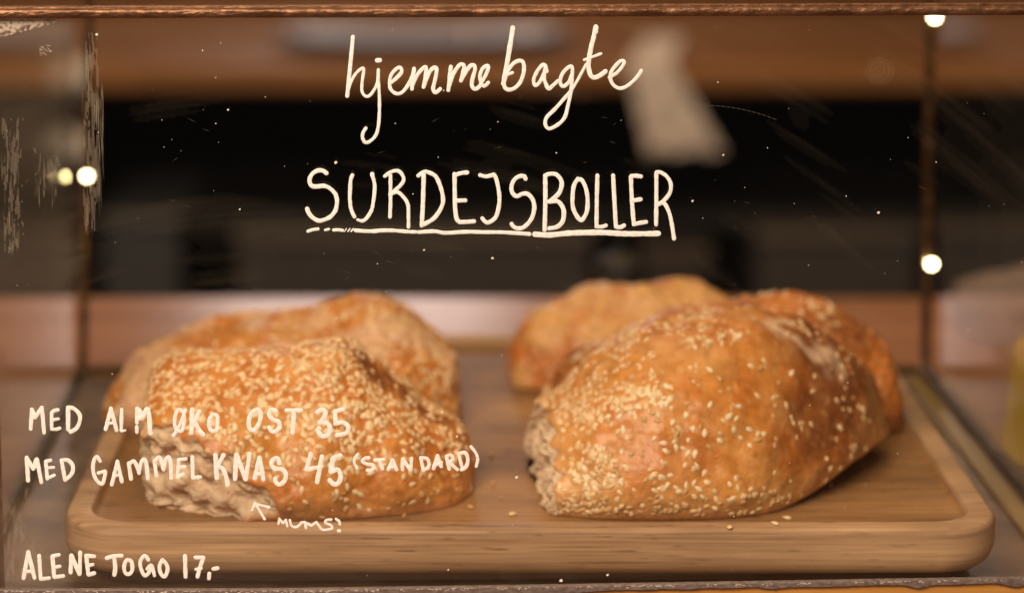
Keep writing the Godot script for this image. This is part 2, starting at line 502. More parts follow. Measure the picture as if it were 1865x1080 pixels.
func wear(c: Node3D) -> void:
	# dust on the outside of the front pane
	var st := new_st()
	for i in 150:
		var at = pane(rng.randf_range(0, 1865), rng.randf_range(40, 1045)) + Vector3(0, 0, 0.00015)
		var r = 0.00010 + 0.00022 * pow(rng.randf(), 3.0)
		if i < 10: r *= 1.7
		fleck(st, at, r, r * rng.randf_range(0.6, 1.0), rng.randf() * TAU)
	for q in [[611, 296, 3.0], [752, 353, 1.5], [941, 869, 3.0], [897, 470, 2.5], [772, 455, 2.0], [1601, 387, 2.5], [1318, 282, 2.0], [668, 1048, 1.0], [816, 1038, 2.0], [1022, 1057, 4.0], [1107, 1047, 3.0], [175, 63, 3.0], [436, 381, 2.0]]:
		fleck(st, pane(q[0], q[1]) + Vector3(0, 0, 0.00016), q[2] * PX, q[2] * PX * 0.8, 0.4)
	var o = obj("dust_specks", done(st), M.dust, c)
	o.set_meta("kind", "stuff")
	# hairline scratches and bands of glue residue
	st = new_st()
	var line = func(u0, v0, u1, v1, w):
		var a = pane(u0, v0)
		var b = pane(u1, v1)
		var n = (b - a).normalized().rotated(Vector3.BACK, PI / 2) * w * PX / 2.0
		var z = Vector3(0, 0, 0.00012 + 0.00005 * rng.randf())
		var mid = (a + b) / 2.0
		face(st, a + z, mid + n + z, mid - n + z, Vector3.BACK)
		face(st, b + z, mid + n + z, mid - n + z, Vector3.BACK)
	for i in 110:
		var u = 142 + 44 * sqrt(rng.randf())
		var v = rng.randf_range(50, 400) if u < 168 else rng.randf_range(140, 330)
		var l = rng.randf_range(15, 90)
		line.call(u, v, u + rng.randf_range(-1, 2) + l * 0.02, minf(v + l, 430), rng.randf_range(0.8, 2.2))
	for i in 40:
		var u = rng.randf_range(0, 36)
		var v = rng.randf_range(225, 420)
		line.call(u, v, u + rng.randf_range(-1, 2), v + rng.randf_range(10, 60), rng.randf_range(0.8, 2.0))
	for i in 40:
		var u = rng.randf_range(60, 105)
		var v = rng.randf_range(270, 360)
		line.call(u, v, u + rng.randf_range(-1, 1), v + rng.randf_range(8, 40), rng.randf_range(0.7, 1.5))
	for i in 120:
		var u = rng.randf_range(0, 1865)
		var v = rng.randf_range(50, 1000)
		var a = rng.randf_range(-0.9, 0.5)
		var l = rng.randf_range(4, 22)
		line.call(u, v, u + l * cos(a), v + l * sin(a), rng.randf_range(0.5, 1.0))
	for i in 14:
		var t = i / 14.0
		line.call(1285 + 130 * t, 192 + 26 * t * t, 1285 + 130 * (t + 0.08), 192 + 26 * (t + 0.08) * (t + 0.08), 1.6)
	o = obj("scratches", done(st), M.scuff, c)
	o.set_meta("kind", "stuff")
	# cloudy remains of tape
	st = new_st()
	for q in [[150, 60, 178, 420, 0.35], [0, 215, 40, 460, 0.15], [60, 260, 110, 370, -0.1], [0, 880, 50, 1060, 0.0], [8, 980, 66, 1040, 0.1]]:
		var step = 2.2
		var u = q[0]
		while u < q[2]:
			var v = q[1]
			while v < q[3]:
				var f = noise.get_noise_2d(u * 0.11, v * 0.014) + 0.5 * noise.get_noise_2d(u * 0.35 + 30.0, v * 0.05)
				var edge = minf(minf(u - q[0], q[2] - u) / 10.0, minf(v - q[1], q[3] - v) / 40.0)
				if f > 0.12 - q[4] + 0.6 * maxf(0.0, 1.0 - edge):
					var a = pane(u, v) + Vector3(0, 0, 0.00008)
					quad(st, a, a + Vector3(step * PX, 0, 0), a + Vector3(step * PX, -step * PX, 0), a + Vector3(0, -step * PX, 0), Vector3.BACK)
				v += step
			u += step
	o = obj("tape_residue", done(st), M.smear, c)
	o.set_meta("kind", "stuff")
	# thin film: wiped grime arcs, plus glass haze painted in, strongest at the left
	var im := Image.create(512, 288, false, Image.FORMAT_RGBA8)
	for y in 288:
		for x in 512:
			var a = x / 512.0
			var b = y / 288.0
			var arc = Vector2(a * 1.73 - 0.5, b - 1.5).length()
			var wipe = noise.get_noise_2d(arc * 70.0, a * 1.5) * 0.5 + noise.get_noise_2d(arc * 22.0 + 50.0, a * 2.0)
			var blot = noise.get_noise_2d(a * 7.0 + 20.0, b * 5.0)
			var grime_haze = 0.010 * maxf(0.0, wipe + 0.1) * smoothstep(-0.3, 0.5, blot) + 0.006 * maxf(0.0, blot)
			grime_haze += (0.034 + 0.02 * blot) * smoothstep(0.10, 0.07, a + 0.01 * wipe) + 0.012 * smoothstep(0.90, 1.0, a) + 0.012 * smoothstep(0.12, 0.0, b)
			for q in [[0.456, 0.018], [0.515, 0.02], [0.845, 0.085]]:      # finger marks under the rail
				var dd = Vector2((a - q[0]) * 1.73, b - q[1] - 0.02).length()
				grime_haze += 0.05 * smoothstep(0.026, 0.02, dd) * (0.6 + 0.4 * sin(dd * 900.0))
			im.set_pixel(x, y, Color(0.86, 0.78, 0.68, clampf(grime_haze, 0.0, 0.2)))
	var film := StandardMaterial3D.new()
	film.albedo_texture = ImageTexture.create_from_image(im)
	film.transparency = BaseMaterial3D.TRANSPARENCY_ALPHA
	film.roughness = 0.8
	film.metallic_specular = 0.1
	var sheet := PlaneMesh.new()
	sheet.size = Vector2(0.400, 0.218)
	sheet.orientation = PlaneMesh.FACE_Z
	obj("grime_haze_film", sheet, film, c, Vector3(0, -0.001, 0.00001))
	# flaked white paint in the top left corner
	st = new_st()
	var v = 35.0
	while v < 66:
		var u = -2.0
		while u < 104:
			var inside = (1.0 - u / 105.0) * 27.0 + 2.0 - (v - 36.0)
			var f = noise.get_noise_2d(u * 0.09, v * 0.09) + 0.7 * noise.get_noise_2d(u * 0.4, v * 0.4)
			if f + clampf(inside * 0.06, -2.0, 0.45) > 0.12 and inside > -2.0:
				var a = pane(u, v) + Vector3(0, 0, 0.0001)
				quad(st, a, a + Vector3(PX, 0, 0), a + Vector3(PX, -PX, 0), a + Vector3(0, -PX, 0), Vector3.BACK)
			u += 1.0
		v += 1.0
	for i in 60: fleck(st, pane(rng.randf_range(70, 92), rng.randf_range(82, 102)) + Vector3(0, 0, 0.00012), 0.0004 * rng.randf(), 0.00012, -0.4)
	var flakes = mat(Color(0.42, 0.34, 0.28), 0.7)
	o = obj("paint_flakes", done(st), flakes, c)
	o.set_meta("kind", "stuff")
	# bright chips along the worn bottom strip
	st = new_st()
	for i in 420:
		var u = rng.randf_range(0, 1865)
		var top = 1071.0 if u < 470 else lerpf(1071.0, 1048.5, pow((u - 470) / 1430.0, 1.15))
		if noise.get_noise_1d(u * 0.02 + 9.0) < -0.1: continue
		fleck(st, pane(u, top + 1.6 + 3.5 * pow(rng.randf(), 2.0)) + Vector3(0, 0, 0.0023), 0.0003 + 0.0006 * rng.randf() * rng.randf(), 0.00013, rng.randf_range(-0.3, 0.3))
	o = obj("paint_chips", done(st), M.chip, c)
	o.set_meta("kind", "stuff")

# ------------------------------------------------------------------ lettering: every stroke is a domed ribbon of paint on the pane
func spline(pts: Array) -> Array:
	if pts.size() < 3: 
		var r2 = []
		for k in 9: r2.append(pts[0].lerp(pts[1], k / 8.0))
		return r2
	var r = []
	for i in pts.size() - 1:
		var a = pts[maxi(i - 1, 0)]
		var b = pts[i]
		var c = pts[i + 1]
		var d = pts[mini(i + 2, pts.size() - 1)]
		for k in 6: r.append(b.cubic_interpolate(c, a, d, k / 6.0))
	r.append(pts[-1])
	return r

func stroke(st: SurfaceTool, pts: Array, w: float, lift: float) -> void:
	var r = spline(pts)
	var n = r.size()
	var ring = [[-1.0, 0.0], [-0.88, 0.8], [0.0, 1.0], [0.88, 0.8], [1.0, 0.0]]
	var hgt = 0.00006
	var row = []
	for i in n:
		var dir = (r[mini(i + 1, n - 1)] - r[maxi(i - 1, 0)]).normalized()
		var side = Vector2(-dir.y, dir.x)
		var here = pane(r[i].x, r[i].y)
		var hw = w / 2.0 * (1.0 + 0.10 * noise.get_noise_2d(r[i].x * 0.06 + lift * 1e6, r[i].y * 0.06) + 0.06 * noise.get_noise_2d(r[i].x * 0.3, r[i].y * 0.3))
		var q = []
		for c in ring:
			q.append(here + Vector3(side.x * c[0] * hw * PX, -side.y * c[0] * hw * PX, lift + hgt * c[1]))
		row.append(q)
	for i in n - 1:
		for k in 4: quad(st, row[i][k], row[i][k + 1], row[i + 1][k + 1], row[i + 1][k], Vector3.BACK)
	for e in [0, n - 1]:                      # round ends
		var dir = (r[0] - r[1]).normalized() if e == 0 else (r[n - 1] - r[n - 2]).normalized()
		var side = Vector2(-dir.y, dir.x)
		var here = pane(r[e].x, r[e].y)
		var arcs = []
		for k in 9:
			var a = PI * k / 8.0
			var d2 = side * cos(a) + dir * sin(a)
			var flat = Vector3(d2.x, -d2.y, 0) * w / 2.0 * PX
			arcs.append([here + flat + Vector3(0, 0, lift), here + flat * 0.88 + Vector3(0, 0, lift + hgt * 0.8)])
		for k in 8:
			quad(st, arcs[k][0], arcs[k + 1][0], arcs[k + 1][1], arcs[k][1], Vector3.BACK)
			face(st, arcs[k][1], arcs[k + 1][1], here + Vector3(0, 0, lift + hgt), Vector3.BACK)

# where = [u, v, units per sheet unit]; every letter = [width, "x y x y ...", "..." or a number that changes the width, ...]
func word(c: Node3D, called: String, where: Array, letters: Array) -> void:
	var wd := base(called, Vector3.ZERO, c)
	for l in letters:
		var st := new_st()
		var w = 30.0
		var lift = 0.00003
		for s in l:
			if s is String:
				var nums = s.split_floats(" ", false)
				var pts = []
				for k in nums.size() / 2: pts.append(Vector2(where[0] + nums[2 * k] / where[2], where[1] + nums[2 * k + 1] / where[2]))
				stroke(st, pts, w / where[2], lift)
				lift += 0.000004
			else:
				w = s
		st.index()
		st.generate_normals()
		obj("letter", st.commit(), M.paint, wd)

func writing(c: Node3D) -> void:
	word(c, "painted_word", [600, 30, 4.32], [
		[31, "182 160 170 300 150 500 138 625", 24, "140 600 165 520 205 450 250 410 268 412 265 450 255 520 255 590 280 625 310 625 345 585 375 520 383 430"],
		[25, "383 420 383 500 390 600 392 720 385 850 365 930 320 980 280 990 258 950 265 910 285 878", 36, "374 345 394 344"],
		[28, "485 520 530 480 565 440 560 405 535 405 490 450 472 510 480 570 520 605 565 600 610 550 650 470 665 415"],
		[30, "665 410 655 500 648 570", "652 540 690 460 740 402 760 405 755 470 740 555", "745 540 780 450 815 405 840 408 840 450 825 520 815 570 835 598 870 570"],
		[31, "955 395 945 480 935 580", "938 560 970 460 1020 385 1050 378 1060 400 1050 440 1035 505", "1035 500 1070 440 1110 388 1140 388 1145 420 1125 490 1120 540 1140 570 1170 560 1195 530"],
		[28, "1185 540 1230 460 1250 400 1235 388 1205 410 1185 460 1190 510 1215 548 1250 520"]])
	word(c, "painted_word", [880, 30, 4.909], [
		[42, "265 100 250 200 225 350 200 500 180 600", 34, "185 590 215 500 260 430 310 398 350 400 365 440 360 510 330 590 280 640 230 655 195 635 185 600", 28, "215 520 262 502"],
		[33, "570 490 555 440 530 435 490 480 455 550 455 600 475 615 510 580 540 520 560 470", "555 470 545 540 560 600 585 645 620 620 670 575"],
		[32, "800 470 790 445 755 460 710 510 690 570 700 615 730 620 770 580 800 500", "800 470 795 560 785 680 760 790 735 890 690 950 620 995 580 1000 555 960 570 900 640 830 720 740 790 660", 26, "790 660 850 560 920 430"],
		[40, "1008 90 990 180 965 280 945 400 945 460 960 520 990 545 1040 530 1095 490", 46, "1009 95 1006 135", 24, "905 388 980 360 1055 332"],
		[31, "1130 545 1200 500 1250 440 1262 405 1235 395 1185 440 1145 500 1140 560 1170 615 1225 642 1290 620 1360 560 1400 510 1415 482"]])
	word(c, "painted_word", [540, 290, 5.18], [
		[39, "280 132 245 108 195 108 145 140 120 195 135 245 180 258 260 252 320 280 368 332", "371 350 380 400 365 480 320 540 260 570 205 580 150 550 115 510 97 467"],
		[35, "525 150 508 200 503 300 500 378", "503 395 506 440 512 468", "517 482 530 515 545 543", 26, "575 572 598 578", 34, "612 582 640 574 675 535 708 478", "714 455 730 350 735 240 712 145", 40, "712 140 713 152"],
		[34, "885 150 885 250 885 400 880 545", "832 160 880 125 935 108 980 125 1010 185 985 240 910 310", "880 335 950 310 1010 360 1050 430 1055 550 1055 640"],
		[38, "1148 155 1200 122 1240 122 1310 160 1350 240 1378 340 1378 420 1340 500 1280 570 1182 622", 40, "1200 130 1195 300 1190 450 1180 625"],
		[39, "1610 125 1560 130 1490 150", "1490 140 1492 300 1495 450 1510 560 1540 592", "1540 594 1620 590 1675 586", "1510 390 1592 388"]])
	word(c, "painted_word", [880, 290, 5.0405], [
		[37, "-28 146 30 158 92 142", "95 140 120 180 145 300 148 400 125 510 92 556 40 582 10 565 -8 543"],
		[38, "390 180 375 155 330 158 285 190 260 250 270 310 310 340 360 318 410 320 455 370 470 440 455 520 420 580 370 625 320 635 280 620 262 594"],
		[39, "570 165 572 300 570 450 565 650", "570 150 610 135 670 140 715 190 720 250 690 320 612 385", "610 390 680 385 725 430 742 490 730 570 680 620 608 635"],
		[38, "880 185 910 195 945 270 960 370 955 470 930 530 900 560 860 520 825 440 822 340 835 240 870 180"],
		[37, "1050 150 1045 350 1042 610", "1042 618 1090 620 1128 608"],
		[37, "1195 150 1205 350 1220 615", "1220 620 1260 625 1296 608"],
		[37, "1450 158 1400 152 1362 155", "1358 160 1365 330 1375 480 1385 590", "1385 598 1440 585 1498 576", "1380 378 1448 368"],
		[36, "1592 130 1592 350 1590 600", "1595 120 1630 120 1690 160 1725 230 1715 310 1660 380 1610 415", "1620 410 1665 405 1710 490 1735 600 1755 730"]])
	word(c, "painted_underline", [540, 290, 5.18], [
		[30, "105 680 150 665 200 658"], [24, "268 668 303 660"], [30, "348 668 390 666 432 672"], [10, "452 682 468 655"], [12, "482 682 502 655"], [14, "512 682 536 655"],
		[36, "555 672 700 680 800 672 912 672"], [34, "930 674 1060 684 1122 686"], [36, "1152 688 1300 680 1400 695 1600 685 1760 688 1958 690 2200 706"],
		[51, "2250 708 2388 715 2563 698 2740 692 2895 692 3100 703 3307 703 3416 700"]])
	word(c, "painted_word", [30, 720, 5.828], [
		[42, "142 355 155 152", "155 150 190 232", "190 235 258 132", "262 132 275 280 285 395"],
		[38, "432 155 385 166 365 195", "365 185 365 330", 32, "370 260 438 250", 38, "365 358 415 360 450 350"],
		[46, "540 130 540 360", 42, "540 128 600 140 660 200 665 270 630 350 565 388"]])
	word(c, "painted_word", [30, 720, 5.828], [
		[42, "940 360 995 142", "995 140 1055 370", 30, "970 300 1035 290"],
		[38, "1110 152 1105 370", 24, "1108 382 1148 372"],
		[42, "1275 140 1272 290", 38, "1270 335 1272 392", 54, "1292 160 1328 225", "1300 240 1325 235", 46, "1325 235 1375 145", "1392 150 1405 250 1412 395", 30, "1412 412 1430 405"]])
	word(c, "painted_word", [30, 720, 5.828], [
		[38, "1720 150 1685 200 1672 300 1700 370 1755 370 1775 260 1765 180 1720 150", 36, "1660 430 1720 330 1788 158"]])
	word(c, "painted_word", [290, 720, 4.153], [
		[34, "245 108 240 280", 31, "300 122 262 202", 35, "265 202 300 265 328 298"],
		[31, "400 148 432 152 438 200 430 262 395 268 376 240 378 180 400 148"]])
	word(c, "painted_word", [290, 720, 4.153], [
		[33, "745 105 700 130 675 190 682 252 718 260 752 210 766 145 745 105"],
		[31, "880 116 845 108 828 148 860 185 900 200 908 240 885 268 850 274 828 242"],
		[30, "958 114 1070 114", 33, "1016 125 1012 200 1006 284"]])
	word(c, "painted_price", [290, 720, 4.153], [
		[33, "1195 128 1230 108 1256 130 1240 175 1215 202", "1215 205 1270 212 1292 258 1272 300 1230 308 1198 270 1207 250"],
		[33, "1390 105 1330 122", "1328 125 1332 205", "1332 215 1390 205 1428 240 1412 285 1342 302"]])
	word(c, "painted_word", [30, 720, 5.828], [
		[44, "115 905 100 662", "100 665 170 778", "170 780 205 680", "210 682 255 920"],
		[38, "352 690 305 700", "302 705 320 885", 30, "328 770 388 765", 36, "325 878 392 848"],
		[40, "470 690 508 898", 42, "470 690 540 690 590 750 580 830 512 898"]])
	word(c, "painted_word", [30, 720, 5.828], [
		[40, "880 698 850 655 822 675 806 740 812 830 850 910 905 938 930 860 936 812", 38, "862 825 932 806"],
		[41, "1005 948 1065 702", "1065 702 1112 915", 30, "1040 855 1090 845"],
		[42, "1210 888 1185 722", 41, "1198 722 1240 700 1275 760 1295 825", "1295 825 1312 725 1350 680 1375 740 1388 885"],
		[41, "1480 855 1458 702", "1462 702 1510 655 1540 720 1555 788", "1555 788 1578 690 1610 655 1630 720 1638 880"],
		[39, "1793 675 1718 683", "1716 690 1704 865", "1720 765 1780 760", "1704 870 1764 838"],
		[40, "1862 655 1866 862", "1868 876 1945 868"]])
	word(c, "painted_word", [290, 720, 4.153], [
		[36, "422 455 432 625", 32, "483 452 440 530", 34, "440 540 480 560 508 635 512 678"],
		[34, "580 450 570 632", 36, "582 452 650 635", 31, "652 635 680 442"],
		[33, "720 628 755 472", "757 472 785 635", 28, "732 600 780 590"],
		[33, "905 515 895 480 865 480 845 520 870 552 930 562 956 600 942 650 905 675 878 655 875 632"]])
	word(c, "painted_price", [290, 720, 4.153], [
		[31, "1145 442 1112 558", "1112 562 1208 542", 35, "1230 465 1210 560 1192 655"],
		[34, "1368 455 1315 474", 38, "1312 480 1297 575", 35, "1297 580 1350 562 1370 610 1355 660 1320 672 1288 642"]])
	word(c, "painted_arrow", [290, 720, 4.153], [[19, "720 815 760 880 795 938", "700 868 722 815", "722 820 830 848"]])
	word(c, "painted_word", [540, 790, 5.18], [
		[29, "575 198 545 240 545 280 570 323"],
		[35, "680 228 640 235 622 262 660 285 715 295 728 320 700 345 668 345"],
		[34, "738 250 818 244", "780 258 810 332"],
		[36, "865 338 905 248", "905 248 943 338", 30, "880 312 935 312"],
		[35, "1000 338 1000 240", 37, "1002 242 1075 342", 31, "1077 342 1085 232"],
		[35, "1170 228 1195 338", 33, "1172 226 1230 235 1250 280 1240 320 1200 343"],
		[36, "1292 328 1330 208", "1330 208 1365 308", 30, "1312 295 1368 272"],
		[35, "1415 218 1440 332", 32, "1412 212 1455 202 1476 230 1458 258 1430 270", "1442 272 1518 338"],
		[31, "1530 192 1558 305", 35, "1532 188 1590 180 1616 240 1600 310 1556 338"],
		[29, "1645 122 1690 180 1710 240 1695 308"]])
	word(c, "painted_word", [290, 720, 4.153], [
		[19, "900 972 906 935", "906 935 935 968", "936 968 955 942", "955 942 966 990"],
		[19, "985 945 1000 988 1040 996 1075 962"],
		[20, "1072 963 1098 960", "1108 1004 1100 964", "1100 964 1150 986", "1150 986 1186 960", "1186 960 1220 1006"],
		[20, "1300 940 1262 945 1255 965 1300 985 1300 1010 1240 1018 1215 1002"],
		[20, "1335 936 1360 955 1364 976", 25, "1354 1025 1362 1026"]])
	word(c, "painted_word", [20, 980, 4.6625], [
		[34, "100 340 140 118", "140 118 193 338", 29, "120 285 175 280"],
		[33, "233 150 245 338", 30, "245 348 318 340"],
		[31, "400 142 347 152", 33, "345 155 360 325", 28, "352 250 408 240", 31, "362 332 438 322"],
		[34, "505 148 500 292", 36, "507 148 575 305", 33, "577 305 582 122"],
		[33, "700 155 632 150", 35, "634 155 650 305", 30, "648 235 688 225", 33, "655 312 702 298"]])
	word(c, "painted_word", [20, 980, 4.6625], [
		[34, "808 170 870 152 933 150", 35, "870 162 880 250 872 312"],
		[33, "985 185 1018 202 1025 270 1000 304 967 298 955 250 968 197 985 185"],
		[32, "1162 185 1132 150 1096 190 1096 250 1130 318 1168 290 1175 242", 30, "1152 262 1188 232 1213 318"],
		[33, "1280 185 1314 220 1325 270 1300 328 1267 300 1256 240 1280 185"]])
	word(c, "painted_price", [20, 980, 4.6625], [
		[35, "1473 152 1478 328"],
		[32, "1562 165 1628 165", 34, "1630 168 1600 250 1580 328", 26, "1566 265 1612 256"],
		[33, "1680 302 1677 343"], [33, "1714 262 1750 256"]])

# ------------------------------------------------------------------ tray
func tray() -> void:
	var x0 = -0.1748
	var x1 = 0.1915
	var z0 = -0.020
	var z1 = -0.309
	# inset from the outer edge, height below the rim
	var prof = [[0.150, -0.0040], [0.0138, -0.0040], [0.0120, -0.0036], [0.0108, -0.0024], [0.0101, -0.0008], [0.0092, -0.0001], [0.0080, 0.0], [0.0022, 0.0], [0.0010, -0.0004], [0.0003, -0.0012],
		[0.0, -0.0025], [0.0, -0.0095], [0.0006, -0.0125], [0.0018, -0.0152], [0.0036, -0.0175], [0.0058, -0.0187], [0.0090, -0.0190], [0.150, -0.0190]]
	var p := PackedVector3Array()
	var R = 0.024
	var steps = 14
	var cx = (x0 + x1) / 2.0
	var cz = (z0 + z1) / 2.0
	for q in prof:
		for corner in 4:
			for k in steps + 1:
				var a = PI / 2 * (corner + k / float(steps))
				var hx = (x1 - x0) / 2.0 - q[0]
				var hz = (z0 - z1) / 2.0 - q[0]
				var r = clampf(R - q[0] * 0.6, 0.002, minf(hx, maxf(hz, 0.0021)))
				if q[0] > 0.1: r = 0.0
				hx = maxf(hx, r); hz = maxf(hz, r)
				var sx = 1.0 if corner in [0, 3] else -1.0
				var sz = 1.0 if corner in [0, 1] else -1.0
				p.append(Vector3(sx * (hx - r) + r * cos(a), RIM_Y + q[1], sz * (hz - r) + r * sin(a)))
	var t := base("wooden_tray", Vector3(cx, 0, cz))
	tag(t, "rounded rectangular wooden tray with raised rim carrying the buns", "tray")
	var cols = 4 * (steps + 1)
	var body = grid_mesh(p.slice(cols * 3), prof.size() - 3, cols, true)
	var m = wood_mat(M.tray_tex, Vector3(1.5, 6.5, 3.2), Vector3(0.31, 0.42, 0.5), 0.5, 0.4)
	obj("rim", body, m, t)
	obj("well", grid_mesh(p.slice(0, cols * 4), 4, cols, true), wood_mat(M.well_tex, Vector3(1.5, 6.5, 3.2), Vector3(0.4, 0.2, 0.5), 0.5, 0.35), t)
	for q in [-1, 1]:  # long feet coloured dark, so the shade under the tray is in them
		obj("shade_foot", box(Vector3(0.33, 0.0058, 0.014), 0.001), mat(Color(0.035, 0.022, 0.013), 0.6), t, Vector3(0, RIM_Y - 0.0190 - 0.0030, q * 0.124))

# ------------------------------------------------------------------ buns
# rows: x, height, front z, ridge z, back z. A loft of domed sections along x; planes = [point, normal] where it is torn and shows its crumb.
func cr(a: float, b: float, c: float, d: float, t: float) -> float:
	return cubic_interpolate(b, c, a, d, t)

func bun(called: String, rows: Array, planes: Array, key: int, nf: float, paint: Callable, seed_density: Callable, n_seeds: int, fine: float, lumpy := 0.0036, crest := 0.0) -> Node3D:
	var nr = 190
	var nc = 200
	var n = rows.size()
	var p := PackedVector3Array()
	var origin = Vector3((rows[0][0] + rows[n - 1][0]) / 2.0, TRAY_Y, rows[n / 2][3])
	var off = key * 13.7
	var cap = 30 if rows[0][1] > 0.008 else 0      # rings that close a blunt torn end
	for i in nr:
		var f = maxf(0.0, (i - cap) / float(nr - 1 - cap)) * (n - 1)
		var k = mini(int(f), n - 2)
		var t = f - k
		var v = []
		for j in 5:
			v.append(cr(rows[maxi(k - 1, 0)][j], rows[k][j], rows[k + 1][j], rows[mini(k + 2, n - 1)][j], t))
		var lift = 0.0125 * crest * smoothstep(0.098, 0.166, v[0])      # the pointed end stands off the tray
		for j in nc:
			var a = j / float(nc)
			var q: Vector3
			if a < 0.8:                        # over the top, front to back
				var w = PI * a / 0.8
				var c = cos(w)
				var s = sin(w)
				var sharp = clampf((v[0] - 0.06) / 0.05, 0.0, 1.0) * crest
				var e = 2.0 / lerpf(nf if c > 0.0 else 2.2, 1.62, sharp)
				var zc = pow(absf(c), e)
				var yy = pow(s, e)
				var under = clampf(1.0 - yy * v[1] / 0.012, 0.0, 1.0)
				zc *= 1.0 - 0.10 * under * under
				q = Vector3(v[0], yy * (v[1] - lift) + lift, v[3] + (zc * (v[2] - v[3]) if c > 0.0 else zc * (v[4] - v[3])))
			else:                              # flat underside, back to front
				var w = (a - 0.8) / 0.2
				q = Vector3(v[0], lift, lerpf(v[3] + 0.9 * (v[4] - v[3]), v[3] + 0.9 * (v[2] - v[3]), w))
			if i < cap: q = Vector3(v[0], v[1] * 0.45, v[3]).lerp(q, i / float(cap))
			p.append(q - Vector3(origin.x, 0, origin.z))
	# lumps
	var col := PackedColorArray()
	col.resize(p.size())
	var crumb := PackedFloat32Array()
	crumb.resize(p.size())
	for i in nr:
		for j in nc:
			var id = i * nc + j
			var q = p[id]
			var w = q + Vector3(origin.x, 0, origin.z)
			var out = Vector3(q.x * 0.4, 0.04, q.z * 1.2).normalized()
			var lump = lumpy * noise.get_noise_3d(w.x * 26 + off, w.y * 26, w.z * 26) + 0.0010 * noise.get_noise_3d(w.x * 75 + off, w.y * 75, w.z * 75) + fine * noise.get_noise_3d(w.x * 260, w.y * 260 + off, w.z * 260)
			lump *= smoothstep(0.0, 0.008, w.y)
			q += out * lump
			w += out * lump
			var torn = 0.0
			for pl in planes:
				var d = (w - pl[0]).dot(pl[1]) + 0.0035 * noise.get_noise_3d(w.x * 90, w.y * 90 + off, w.z * 90)
				if d > 0.0:
					var hole = smoothstep(0.30, 0.55, noise.get_noise_3d(w.x * 280 + 7, w.y * 280, w.z * 280)) * 0.0010
					var cav = noise.get_noise_3d(w.x * 190, w.y * 190, w.z * 190 + off) * 0.0010 + noise.get_noise_3d(w.x * 420, w.y * 420, w.z * 420) * 0.0007 + 0.0013 * noise.get_noise_3d(w.x * 70, w.y * 70, w.z * 70 + off) - hole
					var push = d * 0.97 - cav * smoothstep(0.0, 0.004, d)
					q -= pl[1] * push
					w -= pl[1] * push
					torn = maxf(torn, smoothstep(0.0, 0.0022, d))
			q.y = maxf(q.y, 0.0002 if j < 0.8 * nc else 0.0)
			p[id] = q
			crumb[id] = torn
	var mesh_n = grid_mesh(p, nr, nc, true)
	var nrm: PackedVector3Array = mesh_n.surface_get_arrays(0)[Mesh.ARRAY_NORMAL]
	for id in p.size():
		var w = p[id] + Vector3(origin.x, 0, origin.z)
		var c: Color = paint.call(w, nrm[id])
		var mott = noise.get_noise_3d(w.x * 120 + off, w.y * 120, w.z * 120) + 0.6 * noise.get_noise_3d(w.x * 330, w.y * 330 + off, w.z * 330)
		c = c * (1.0 + 0.12 * mott)
		var fleck_of = noise.get_noise_3d(w.x * 210 + 80, w.y * 210, w.z * 210 + off)
		c = c.lerp(Color(0.22, 0.065, 0.016), 0.28 * smoothstep(0.30, 0.65, fleck_of))
		c = c.lerp(Color(0.64, 0.40, 0.18), 0.30 * smoothstep(0.35, 0.7, -fleck_of))
		if crumb[id] > 0.0:
			var g = Color(0.74, 0.55, 0.385).lerp(Color(0.58, 0.40, 0.26), clampf(0.5 + 0.8 * noise.get_noise_3d(w.x * 200, w.y * 200, w.z * 200 + off), 0.0, 1.0))
			c = c.lerp(g, crumb[id])
		col[id] = Color(clampf(c.r, 0, 1), clampf(c.g, 0, 1), clampf(c.b, 0, 1))
	var b := base("bread_bun", origin)
	var whole = grid_mesh(p, nr, nc, true, col).surface_get_arrays(0)
	var idx: PackedInt32Array = whole[Mesh.ARRAY_INDEX]
	var shells := [PackedInt32Array(), PackedInt32Array()]
	for k in range(0, idx.size(), 3):
		var sum = crumb[idx[k]] + crumb[idx[k + 1]] + crumb[idx[k + 2]]
		shells[1 if sum > 1.5 else 0].append_array(PackedInt32Array([idx[k], idx[k + 1], idx[k + 2]]))
	for k in 2:
		if shells[k].is_empty(): continue
		whole[Mesh.ARRAY_INDEX] = shells[k]
		var am := ArrayMesh.new()
		am.add_surface_from_arrays(Mesh.PRIMITIVE_TRIANGLES, whole)
		obj("crust" if k == 0 else "torn_crumb", am, M.crust if k == 0 else M.crumb, b)
	# sesame: pick places on the surface by density, the best-seen 300 as single seeds
	if n_seeds > 0:
		var sites = []
		var tries = 0
		while sites.size() < n_seeds and tries < n_seeds * 60:
			tries += 1
			var i = rng.randi_range(2, nr - 3)
			var j = rng.randi_range(2, int(0.78 * nc))
			var id = i * nc + j
			if crumb[id] > 0.2: continue
			var cell = (p[id + 1] - p[id]).cross(p[id + nc] - p[id]).length()
			if rng.randf() > cell / 1.2e-6: continue
			var at = p[id] + rng.randf() * (p[id + 1] - p[id]) + rng.randf() * (p[id + nc] - p[id])
			var w = at + Vector3(origin.x, 0, origin.z)
			if rng.randf() > seed_density.call(w, nrm[id]): continue
			var look = (EYE - (at + origin)).normalized()
			sites.append([nrm[id].dot(look), at, nrm[id]])
		sites.sort_custom(func(a, d): return a[0] > d[0])
		var shown = []
		var rest = []
		for k in sites.size():
			(shown if sites[k][0] > 0.35 and shown.size() < 300 else rest).append(sites[k])
		for s in shown:
			var o := obj("sesame_seed", seed_mesh(rng.randi() % 3), M.seeds[rng.randi() % 4], b)
			o.transform = seed_place(s)
